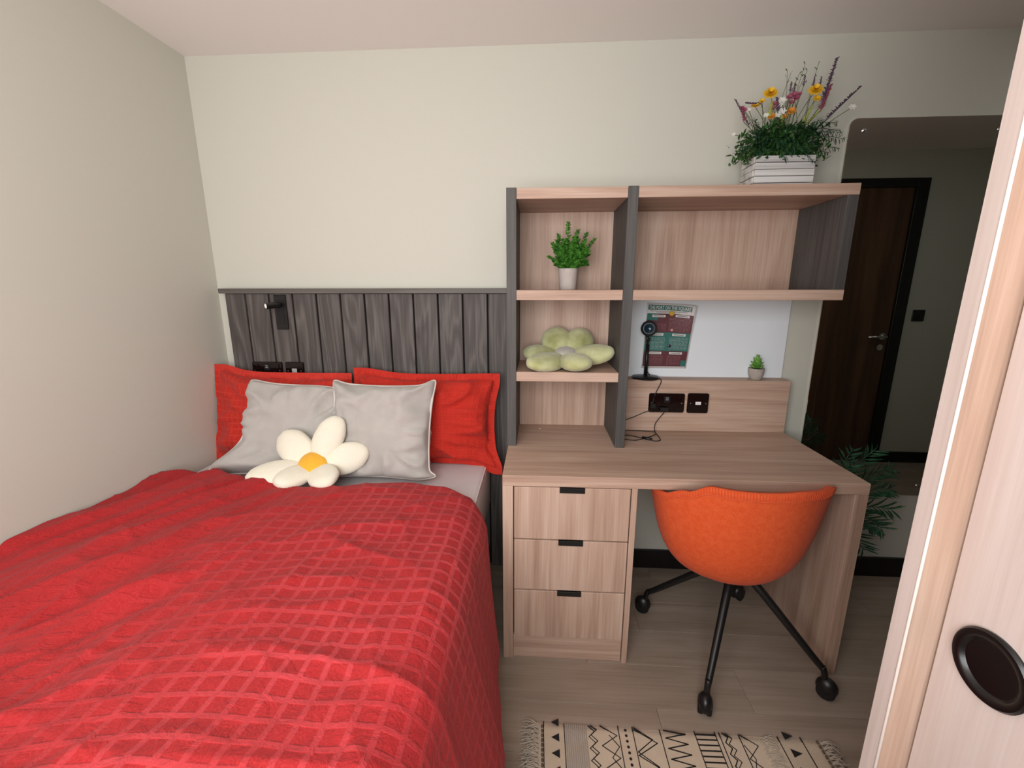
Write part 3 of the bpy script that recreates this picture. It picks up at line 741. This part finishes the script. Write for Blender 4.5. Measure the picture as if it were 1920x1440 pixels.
# fern fronds
def frond(g, b0, tp, sag, L0, wl, n=16, m=2):
    b0, tp = Vector(b0), Vector(tp); md = b0.lerp(tp, .5)+Vector((0, 0, sag)); pts = smoothpts([b0, md, tp], n//2)
    tv, tf = tubegeo(pts, .0011, 4, False); g.add(tv, tf)
    for i, p in enumerate(pts[1:-1], 1):
        d_ = (pts[i+1]-pts[i-1]).normalized(); s = d_.cross(Vector((0, 0, 1)))
        if s.length < .1: s = d_.cross(Vector((0, 1, 0)))
        s.normalize(); t = i/len(pts); L = L0*math.sin(PI*(.12+.85*t))
        for sg in (-1, 1): leaf(g, p, p+(s*sg+Vector((0, 0, .5*sg)))*L*random.uniform(.5, 1)+d_*L*random.uniform(.4, 1)-Vector((0, 0, L*random.uniform(0, .5))), wl*.8, (0, -.6, 1))
ff = [((1230, 900), .03), ((1215, 800), .04), ((1150, 1000), .02), ((900, 1130), .05), ((640, 1080), .05), ((700, 800), .02), ((1050, 760), .02), ((250, 780), .02), ((180, 960), .02), ((330, 1010), .03), ((500, 700), .02), ((820, 760), .02), ((950, 830), .03), ((560, 900), .03), ((1120, 880), .03), ((430, 850), .02), ((240, 900), .02), ((760, 950), .03), ((1000, 970), .03), ((300, 700), .0), ((600, 1000), .04), ((850, 1000), .03)]
for k_, ((cx, cy), sg) in enumerate(ff+[((cx_+random.uniform(-60, 60), cy_-random.uniform(0, 90)), sg_) for (cx_, cy_), sg_ in ff]):
    tp = fc(cx, cy, PY-.05-.05*random.random()); r0 = root(); r0.y = PY-.03; frond(g, r0, tp, sg+.015, .034, .0085, 18)
tag(g.make('fern_foliage', FG1, pl), kind='stuff')
g = Geo()
for i in range(2200):
    a = random.random()
    cx = random.gauss(640, 260); cy = random.uniform(700, 1075)
    if not (150 < cx < 1130): continue
    top = 700+abs(cx-560)*.30+90*nz(cx*.012, 3.1)
    if cy < top: continue
    p = fc(cx, cy, PY+random.uniform(-.075, .03)); d_ = Vector((random.uniform(-1, 1), random.uniform(-1, .5), random.uniform(-.3, 1))).normalized()
    leaf(g, p, p+d_*random.uniform(.012, .028), .010)
tag(g.make('leafy_foliage', FG2, pl), kind='stuff')
g = Geo()
def stem_to(p, r=.0011):
    b0 = root(); b0.x = b0.x*.6+p.x*.4; b0.x = max(.87, min(1.03, b0.x)); md = b0.lerp(p, .55)+Vector(((p.x-b0.x)*-.1, 0, .02))
    tv, tf = tubegeo(smoothpts([b0, md, p], 6), r, 5, False); g.add(tv, tf)
def bloom(p, r, n, mat, nm='flower', nrm=(-.3, -1, .6), layers=1, wid=.6, cen=None):
    stem_to(p); q = Geo(); nrm = Vector(nrm).normalized(); a_ = nrm.orthogonal().normalized(); b_ = nrm.cross(a_)
    for l in range(layers):
        for i in range(n):
            t = 2*PI*i/n+l*.4; d_ = a_*math.cos(t)+b_*math.sin(t); rr_ = r*(1-.28*l)
            leaf(q, p+nrm*.001*l, p+d_*rr_+nrm*r*(.18+.3*l), r*wid*1.7, nrm, .1, 4)
    o = q.make(nm, mat, pl)
    if cen: V, F = puff(p+nrm*.004, r*.22, r*.22, r*.16, None, 0, 10, 6, 0); mesh('flower_eye', V, F, cen, o)
    return o
FY = plain('petal_yellow', 'e0b020', .6); FO = plain('petal_orange', 'c9822a', .6); FP = plain('petal_pink', '9a4a62', .6); FWt = plain('petal_white', 'dddcd4', .6); FPU = plain('petal_purple', '5a4358', .7); FLG = leafmat('lime_spike', 'a9b25a', 'c6cc7c')
bloom(fc(485, 385), .026, 9, FY, layers=3, cen=FO); bloom(fc(965, 365), .026, 9, FY, layers=3, cen=FO); bloom(fc(995, 440), .014, 7, FY, layers=2)
bloom(fc(335, 500), .018, 7, FY, layers=2, nrm=(-.2, -.6, .8)); bloom(fc(405, 450), .012, 6, FY, layers=2)
bloom(fc(735, 555), .018, 7, FO, layers=2); bloom(fc(520, 600), .016, 7, FO, layers=2); bloom(fc(670, 600), .012, 6, FO, layers=2)
for (cx, cy, r) in ((700, 420, .014), (740, 400, .016), (770, 430, .014), (720, 470, .012), (800, 390, .010), (545, 480, .012), (530, 520, .011), (220, 530, .012), (190, 510, .009)): bloom(fc(cx, cy), r, 9, FP, layers=2, wid=.3)
for (cx, cy, r) in ((620, 450, .017), (600, 490, .014), (630, 555, .018), (590, 590, .014), (465, 590, .012), (270, 530, .009), (355, 775, .012), (320, 870, .010), (440, 925, .013), (385, 895, .009), (130, 770, .009), (785, 745, .013), (1385, 530, .014), (540, 800, .009), (910, 760, .010), (355, 830, .008), (240, 930, .006)): bloom(fc(cx, cy), r, 6, FWt, layers=1, wid=.42)
def spike(c0, c1, mat, r=.006, n=46, nm='flower_spike'):
    p0, p1 = fc(*c0), fc(*c1); stem_to(p0); q = Geo(); tv, tf = tubegeo([p0, p1], .0012, 5, False); q.add(tv, tf); dd = (p1-p0)
    for i in range(n):
        t = i/n; p = p0+dd*t; a = i*2.4; rr_ = r*(1-.5*t)
        off = Vector((math.cos(a), math.sin(a), .7))*rr_*1.5; leaf(q, p, p+off*random.uniform(.5, 1.2), r*.75, (0, 0, 1))
    q.make(nm, mat, pl)
spike((1060, 480), (1150, 60), FPU, .010, 90); spike((1130, 640), (1450, 330), FPU, .009, 80); spike((290, 690), (110, 430), FPU, .008, 60); spike((400, 480), (225, 465), FPU, .007, 40)
spike((1050, 560), (1130, 310), FP, .010, 60); spike((230, 650), (200, 500), FP, .009, 40); spike((590, 560), (560, 420), FPU, .009, 40)
for (cx, cy) in ((700, 300), (740, 310), (835, 250), (940, 260), (1010, 260)): spike((cx-5, cy+75), (cx+2, cy-25), FPU, .006, 26)
for a_, b_ in (((860, 720), (960, 510)), ((910, 700), (1045, 555)), ((655, 730), (635, 600)), ((500, 620), (520, 460))): spike(a_, b_, FLG, .009, 60)
for (cx, cy) in ((680, 190), (770, 200), (820, 110), (850, 170), (960, 110), (640, 170)):
    p = fc(cx, cy); stem_to(p, .0008)
    for q_ in range(3): leaf(g, p-Vector((0, 0, .02*q_)), p+Vector((random.uniform(-.015, .015), 0, .01-.02*q_)), .004)
tag(g.make('flower_stems', leafmat('stem_green', '3d4a2c', '5a6a3c'), pl), kind='stuff')

# palm on the floor between desk and mirror
pm = thing('potted_palm', 'dark green artificial palm on the floor behind the desk, half hidden by its side', 'plant', (1.285, -.16, 0))
lathe('pot', ((0, 0), (.055, 0), (.058, .004), (.075, .14), (.075, .15), (.068, .15), (.066, .13), (0, .13)), (1.285, -.16, 0), BLACK, pm, 32)
PALM = leafmat('palm_green', '20402c', '3a6648')
for (tx, ty, tz, sg) in ((1.36, -.22, .735, .05), (1.45, -.22, .735, .10), (1.51, -.24, .66, .12), (1.47, -.30, .60, .12), (1.54, -.22, .38, .13), (1.50, -.20, .26, .15), (1.53, -.26, .49, .12), (1.40, -.12, .56, .1), (1.30, -.30, .70, .05), (1.22, -.10, .62, .08), (1.42, -.32, .45, .1), (1.48, -.15, .55, .1)):
    g = Geo(); b0 = Vector((1.285, -.16, .12)); tp = Vector((tx, ty, tz)); md = b0.lerp(tp, .55)+Vector((-.02, 0, sg)); pts = smoothpts([b0, md, tp], 9)
    tv, tf = tubegeo(pts, .002, 5, False); g.add(tv, tf)
    for i, p in enumerate(pts[6:-1], 6):
        d_ = (pts[i+1]-pts[i-1]).normalized(); s = d_.cross(Vector((0, 1, .3))).normalized(); t = i/len(pts); L = .10*math.sin(PI*(.2+.7*t))
        for k_ in (-1, 1): leaf(g, p, p+s*k_*L*.75+d_*L*.75+Vector((0, random.uniform(-.02, .02), -.01)), .009, (0, -1, .3))
    g.make('frond', PALM, pm)

# ---------------------------------------------------------------- mirror
mr = thing('wall_mirror', 'tall frameless mirror with rounded corners screwed to the wall right of the desk', 'mirror', (1.59, -.001, .43))
mm, mnt, mb = base_mat('mirror_silver', 'e2e6e4', .0, 1, .5); MATS['mirror'] = mm
P = rrect(1.285, 1.905, .43, 2.034, .032); N = len(P)
V = [(x, -.0012, z) for x, z in P]+[(x, -.0072, z) for x, z in P]+[(x, -.0080, z) for x, z in rrect(1.2865, 1.9035, .4315, 2.0325, .031)]
F = [tuple(range(N)), tuple(range(3*N-1, 2*N-1, -1))]+[(i, i+N, (i+1) % N+N, (i+1) % N) for i in range(N)]+[(i+N, i+2*N, (i+1) % N+2*N, (i+1) % N+N) for i in range(N)]
bm = bmesh.new(); vv = [bm.verts.new(v) for v in V]
for f in F: bm.faces.new([vv[i] for i in f])
frombm('glass', bm, mm, mr)
for (x, z) in ((1.343, 1.990), (1.850, 1.985), (1.343, .475), (1.835, .480)):
    lathe('screw_cap', ((0, .0), (.0075, 0), (.0075, .002), (.004, .005), (0, .0055)), (x, -.008, z), CHROME, mr, 20, (0, -1, 0))

# ---------------------------------------------------------------- chair
ch = thing('desk_chair', 'orange felt tub chair on a black four-star castor base tucked under the desk', 'chair', (.803, -.497, 0))
ORF, ont, ob_ = base_mat('orange_felt', 'd4481c', .95, 0, .1); MATS['of'] = ORF
ov = objco(ont, False); on1 = noise_n(ont, ov, 330, 3, 0, .7); on2 = noise_n(ont, ov, 60, 3, .5)
ont.links.new(ramp_n(ont, math_n(ont, 'ADD', math_n(ont, 'MULTIPLY', on1, .6), math_n(ont, 'MULTIPLY', on2, .4)), ((.3, 'd04a20'), (.7, 'e4683c'))), ob_.inputs['Base Color'])
bumpy(ont, ob_, on1, .5, .0015); ob_.inputs['Sheen Weight'].default_value = .05
cc = Vector((.772, -.497, 0)); crot = math.radians(14); zb = .362
prof_r = [0, .22, .42, .58, .70, .80, .88, .945, 1.0]; prof_h = [0, .006, .03, .085, .175, .31, .50, .74, 1.0]
smoothprof = smoothpts([(a_, b_, 0) for a_, b_ in zip(prof_r, prof_h)], 10)
def rimz(th):   # th = 0 at the back
    a = abs(th)
    if th < 0: return interp([0, .85, 1.15, 1.5, 1.9, 2.3, PI], [.788, .784, .742, .700, .690, .50, .475], a)
    return interp([0, .55, 1.0, 1.35, 1.75, 2.3, PI], [.788, .772, .735, .702, .690, .50, .475], a)
def shellp(th, v, shrink=0):
    k_ = v*(len(prof_r)-1); i = min(int(k_), len(prof_r)-2); t = k_-i
    q = smoothprof[min(int(round(v*80)), 80)]; pr, ph = q.x, q.y
    zr = rimz(th); z = zb+(zr-zb)*ph+shrink*(1-v)
    lim = min(1, (zr-zb)/(.69-zb)); rx, ry = .298-shrink, (.272 if abs(th) < PI/2 else .25)-shrink
    rr_ = pr*(.80+.20*lim)
    x = math.sin(th)*rx*rr_; y_ = -math.cos(th)*ry*rr_
    c_, s_ = math.cos(crot), math.sin(crot)
    return Vector((cc.x+x*c_-y_*s_, cc.y+x*s_+y_*c_, z))
NT, NV = 96, 40
V = []; F = []
for j in range(NV+1):
    for i in range(NT): V.append(shellp(-PI+2*PI*i/NT, j/NV))
for j in range(NV+1):
    for i in range(NT): V.append(shellp(-PI+2*PI*i/NT, 1-j/NV, .022)+Vector((0, 0, -.001 if j == 0 else 0)))
for j in range(2*NV+1):
    for i in range(NT): F.append((j*NT+i, j*NT+(i+1) % NT, (j+1)*NT+(i+1) % NT, (j+1)*NT+i))
sh_ = mesh('shell', V, F, ORF, ch)
g = Geo()
for i in range(150):
    th = -2.2+4.4*i/150; a = shellp(th, 1); b_ = shellp(th+.008, .962); o_ = (a-Vector((cc.x, cc.y, a.z))).normalized()*.0012
    tv, tf = tubegeo([a+o_+Vector((0, 0, .001)), b_+o_*1.2], .0011, 4, False); g.add(tv, tf)
rimpts = [shellp(-2.2+4.4*i/120, .962)+(shellp(-2.2+4.4*i/120, .962)-Vector((cc.x, cc.y, shellp(-2.2+4.4*i/120, .962).z))).normalized()*.001 for i in range(121)]
tv, tf = tubegeo(rimpts, .0013, 5, False); g.add(tv, tf)
tag(g.make('seam_stitching', plain('stitch_orange', 'd85c33', .9), ch), kind='stuff')
V, F = puff((cc.x, cc.y+.01, .475), .185, .165, .030, Matrix.Rotation(crot, 3, 'Z'), 2, 40, 16, .01, 0, .6); mesh('seat_pad', V, F, ORF, ch)
hub = Vector((.803, -.497, 0))
lathe('hub', ((0, .30), (.024, .30), (.038, .315), (.040, .352), (.030, .352), (.026, .360), (0, .360)), hub, BLACK, ch, 24)
box('mount_plate', (hub.x-.07, hub.x+.07, hub.y-.07, hub.y+.07, .350, .361), BLACK, ch, bev=.003)
for (x, y_) in ((.629, -.771), (1.068, -.688), (.532, -.315), (.981, -.212)):
    d_ = Vector((x-hub.x, y_-hub.y, 0)); L = d_.length; d_.normalize()
    lg = tube('leg', [hub+d_*.02+Vector((0, 0, .345)), hub+d_*.07+Vector((0, 0, .328)), hub+d_*(L-.045)+Vector((0, 0, .125)), hub+d_*(L-.022)+Vector((0, 0, .108)), hub+d_*(L-.012)+Vector((0, 0, .085)), hub+d_*(L-.010)+Vector((0, 0, .064))], [.017, .0155, .0115, .011, .010, .010], BLACK, ch, 14, 5)
    c0 = hub+d_*L+Vector((0, 0, .031)); ax = Vector((-d_.y, d_.x, 0)).normalized()
    ax = (ax+Vector((.25, .15, 0))).normalized(); ax.z = 0
    V, F = puff(c0+Vector((0, 0, .008)), .024, .033, .034, basis((0, 0, 0), Vector((-ax.y, ax.x, 0)), (0, 0, 1)), 0, 22, 14, 0); cs = mesh('castor', V, F, BLACK, lg)
    for sg in (-1, 1):
        lathe('wheel', ((0, -.008), (.025, -.008), (.028, -.005), (.028, .005), (.025, .008), (0, .008)), c0+ax*sg*.013+Vector((0, 0, -.0025)), plain('castor_rubber', '0c0c0c', .55), lg, 24, ax)

# ---------------------------------------------------------------- rug
rg = thing('rug', 'cream woven rug with black geometric bands beside the bed', 'rug', (.52, -1.13, 0))
RX0, RX1, RY0, RY1, RZ = .072, .955, -1.42, -.842, .009
CREM = fabric('rug_cotton', 'bfae98', 'd0c0aa', 420, .8)
INKR = plain('rug_black_yarn', '1b1918', .95, 0, .2, 200)
def ry1(x): return RY1-.004*(x-.1)/.8+.002*math.sin(x*23)
V = []; nx, ny = 120, 60
for j in range(ny+1):
    for i in range(nx+1):
        x = RX0+(RX1-RX0)*i/nx; y_ = RY0+(ry1(x)-RY0)*j/ny; e = min(i, nx-i)/3; e2 = min(j, ny-j)/2; V.append((x, y_, .0005+(RZ-.0005)*min(1, e, e2)+.0006*nz(x*40, y_*40)*min(1, e, e2)))
F = [(j*(nx+1)+i, j*(nx+1)+i+1, (j+1)*(nx+1)+i+1, (j+1)*(nx+1)+i) for j in range(ny) for i in range(nx)]
V += [(RX0, RY0, 0.0002), (RX1, RY0, .0002), (RX1, RY1-.004, .0002), (RX0, RY1, .0002)]; q = len(V); F.append((q-1, q-2, q-3, q-4))
mesh('rug_base', V, F, CREM, rg)
def yarn(g, pts, w_=.0021, cyc=False):
    pts = [Vector((p[0], p[1], 0)) for p in pts]
    for a, b_ in zip(pts[:-1], pts[1:]):
        if a.y > ry1(a.x)-.003: a = a.copy(); a.y = ry1(a.x)-.003
        if b_.y > ry1(b_.x)-.003: b_ = b_.copy(); b_.y = ry1(b_.x)-.003
        if (b_-a).length < 1e-4: continue
        d_ = (b_-a).normalized(); s = Vector((-d_.y, d_.x, 0))*w_/2; e = d_*w_*.4; zt = RZ+.0012
        P4 = [a-e-s, b_+e-s, b_+e+s, a-e+s]
        g.add([(p.x, p.y, RZ-.002) for p in P4]+[(p.x, p.y, zt) for p in P4], [(4, 5, 6, 7), (0, 1, 5, 4), (1, 2, 6, 5), (2, 3, 7, 6), (3, 0, 4, 7)])
def band(fn, label=None):
    g = Geo(); fn(g); o = g.make('woven_band', INKR, rg, False); return o
def rng(st): 
    y_ = RY1+.02; out = []
    while y_ > RY0+.01: out.append(y_); y_ -= st
    return out
def vline(*xs_): return lambda g: [yarn(g, [(x, RY0+.005), (x, RY1)], .0026) for x in xs_]
def tri(x0, x1, st):
    def f(g):
        for y_ in rng(st):
            y_ -= .022
            V = [(x0, y_), (x1, y_+.013), (x1, y_-.013)] if x1 > x0 else [(x0, y_), (x1, y_-.013), (x1, y_+.013)]
            g.add([(a, b_, RZ+.0014) for a, b_ in V], [(0, 1, 2)] if False else [(0, 2, 1)])
    return f
def zig(xa, xb, st, w_=.0021, off=0):
    def f(g):
        ys = [RY1-off-i*st/2 for i in range(int((RY1-RY0)/(st/2)))]; yarn(g, [((xa, xb)[i % 2], y_) for i, y_ in enumerate(ys) if y_ > RY0+.01], w_)
    return f
band(vline(.095, .160))
band(tri(.118, .143, .0475))
band(zig(.243, .262, .035)); band(zig(.236, .255, .035, .002, .006))
band(lambda g: (zig(.274, .324, .066)(g), zig(.300, .326, .066, .0021, .033)(g)))
band(vline(.331, .376))
def dots(g):
    for y_ in rng(.017):
        if y_ > RY1-.008: continue
        V, F = lathegeo(((.0, .0014), (.0042, .0012), (.0045, 0)), (.353, y_, RZ), 8); g.add(V, F)
band(dots)
band(lambda g: (zig(.380, .432, .078, .0024, .0)(g), zig(.380, .444, .078, .0024, .010)(g)))
band(vline(.461)); band(zig(.474, .538, .031, .0028)); band(vline(.569, .632, .645))
band(lambda g: [yarn(g, [(.572, y_), (.630, y_+.001)], .0038) for y_ in rng(.0165) if y_ < RY1-.006])
band(zig(.655, .668, .034, .003)); band(zig(.664, .679, .034, .002, .004)); band(vline(.704))
band(lambda g: (zig(.708, .750, .078)(g), zig(.708, .725, .078, .0021, .039)(g)))
band(vline(.822, .892)); band(tri(.872, .842, .052))
# textured bands (plain heavier weave / tufts)
g = Geo()
for x in [.166+.0062*i for i in range(11)]: 
    tv, tf = tubegeo([(x, RY0+.01, RZ), (x, ry1(x)-.004, RZ)], .0026, 6, False); g.add(tv, tf)
tag(g.make('ribbed_band', fabric('rug_grey_cotton', '9d9288', 'b0a59a', 300, .8), rg), kind='stuff')
FR = fabric('rug_fringe', 'b5a898', 'c9bdac', 300, .4)
g = Geo(); rf = random.Random(4)
for i in range(420):
    x = rf.uniform(.758, .80); y_ = rf.uniform(RY0+.01, RY1-.006); a = rf.uniform(-.6, .6)
    g.add(*tubegeo([(x, y_, RZ-.001), (x+.006*math.cos(a), y_+.006*math.sin(a), RZ+.005), (x+.014*math.cos(a), y_+.014*math.sin(a), RZ+.002)], .0009, 4, False))
tag(g.make('tufted_band', FR, rg), kind='stuff')
for side, xe, dr_ in (('l', RX0+.006, -1), ('r', RX1-.006, 1)):
    g = Geo(); gk = Geo()
    y_ = RY0+.01
    while y_ < RY1-.003:
        for s_ in range(9):
            a = rf.uniform(-.7, .7); L = rf.uniform(.03, .055)*(1.15 if side == 'l' else 1)
            p0 = Vector((xe-dr_*.002, y_+rf.uniform(-.004, .004), RZ*.7)); p1 = p0+Vector((dr_*L*.45, L*.3*a, rf.uniform(.001, .012))); p2 = Vector((p0.x+dr_*L*math.cos(a), p0.y+L*math.sin(a)*.8, .0016))
            g.add(*tubegeo(smoothpts([p0, p1, p2], 3), .0011, 4, False))
        gk.add(*puff((xe-dr_*.012, y_, RZ+.001), .004, .006, .003, None, y_*9, 8, 6, .1))
        y_ += .0145
    tag(g.make('fringe', FR, rg), kind='stuff'); tag(gk.make('knots', plain('rug_brown_yarn', '5f5246', .95), rg), kind='stuff')

# ---------------------------------------------------------------- wardrobe (right foreground)
wd = thing('wardrobe', 'pale wood wardrobe with recessed sliding door and round black pull, right foreground', 'wardrobe', (.62, -1.9, 0))
WX = .62; wy = -1.354; th_ = .027
box('end_panel', (WX+.002, 1.235, wy-th_+.0005, wy, .0, ZC-.002), pale(2), wd, bev=.001)
box('edge_band', (WX, WX+.0022, wy-th_, wy-.0005, .0, ZC-.002), WARD, wd, bev=.0004)
tube('highlight_lipping', [(WX+.0012, wy-th_-.0005, .002), (WX+.0012, wy-th_-.0005, ZC-.004)], .0022, plain('pale_highlight', 'ece2da', .35), wd, 10)  # thin edge strip, its pale colour paints the highlight on the lit arris
sd = box('sliding_door', (WX+.046, WX+.064, WY+.25, wy-th_-.004, .012, ZC-.03), WARD, wd, bev=.001)
box('sliding_door', (WX+.068, WX+.086, WY+.0, WY+.75, .012, ZC-.03), WARD, wd, bev=.001)
box('top_rail', (WX, 1.235, WY+.0, wy-th_-.001, ZC-.028, ZC-.002), WARD, wd, bev=.001)
box('back_panel', (1.22, 1.235, WY+.0, wy-th_-.001, 0, ZC-.03), WARD, wd, bev=0)
pc = (WX+.046, -1.457, .885)
pu = lathe('door_pull', ((.0485, 0), (.0495, .004), (.047, .0075), (.040, .0078), (.0375, .006), (.034, .0016), (.030, .001), (0, .001)), pc, plain('pull_black', '090909', .32), sd, 48, (-1, 0, 0))
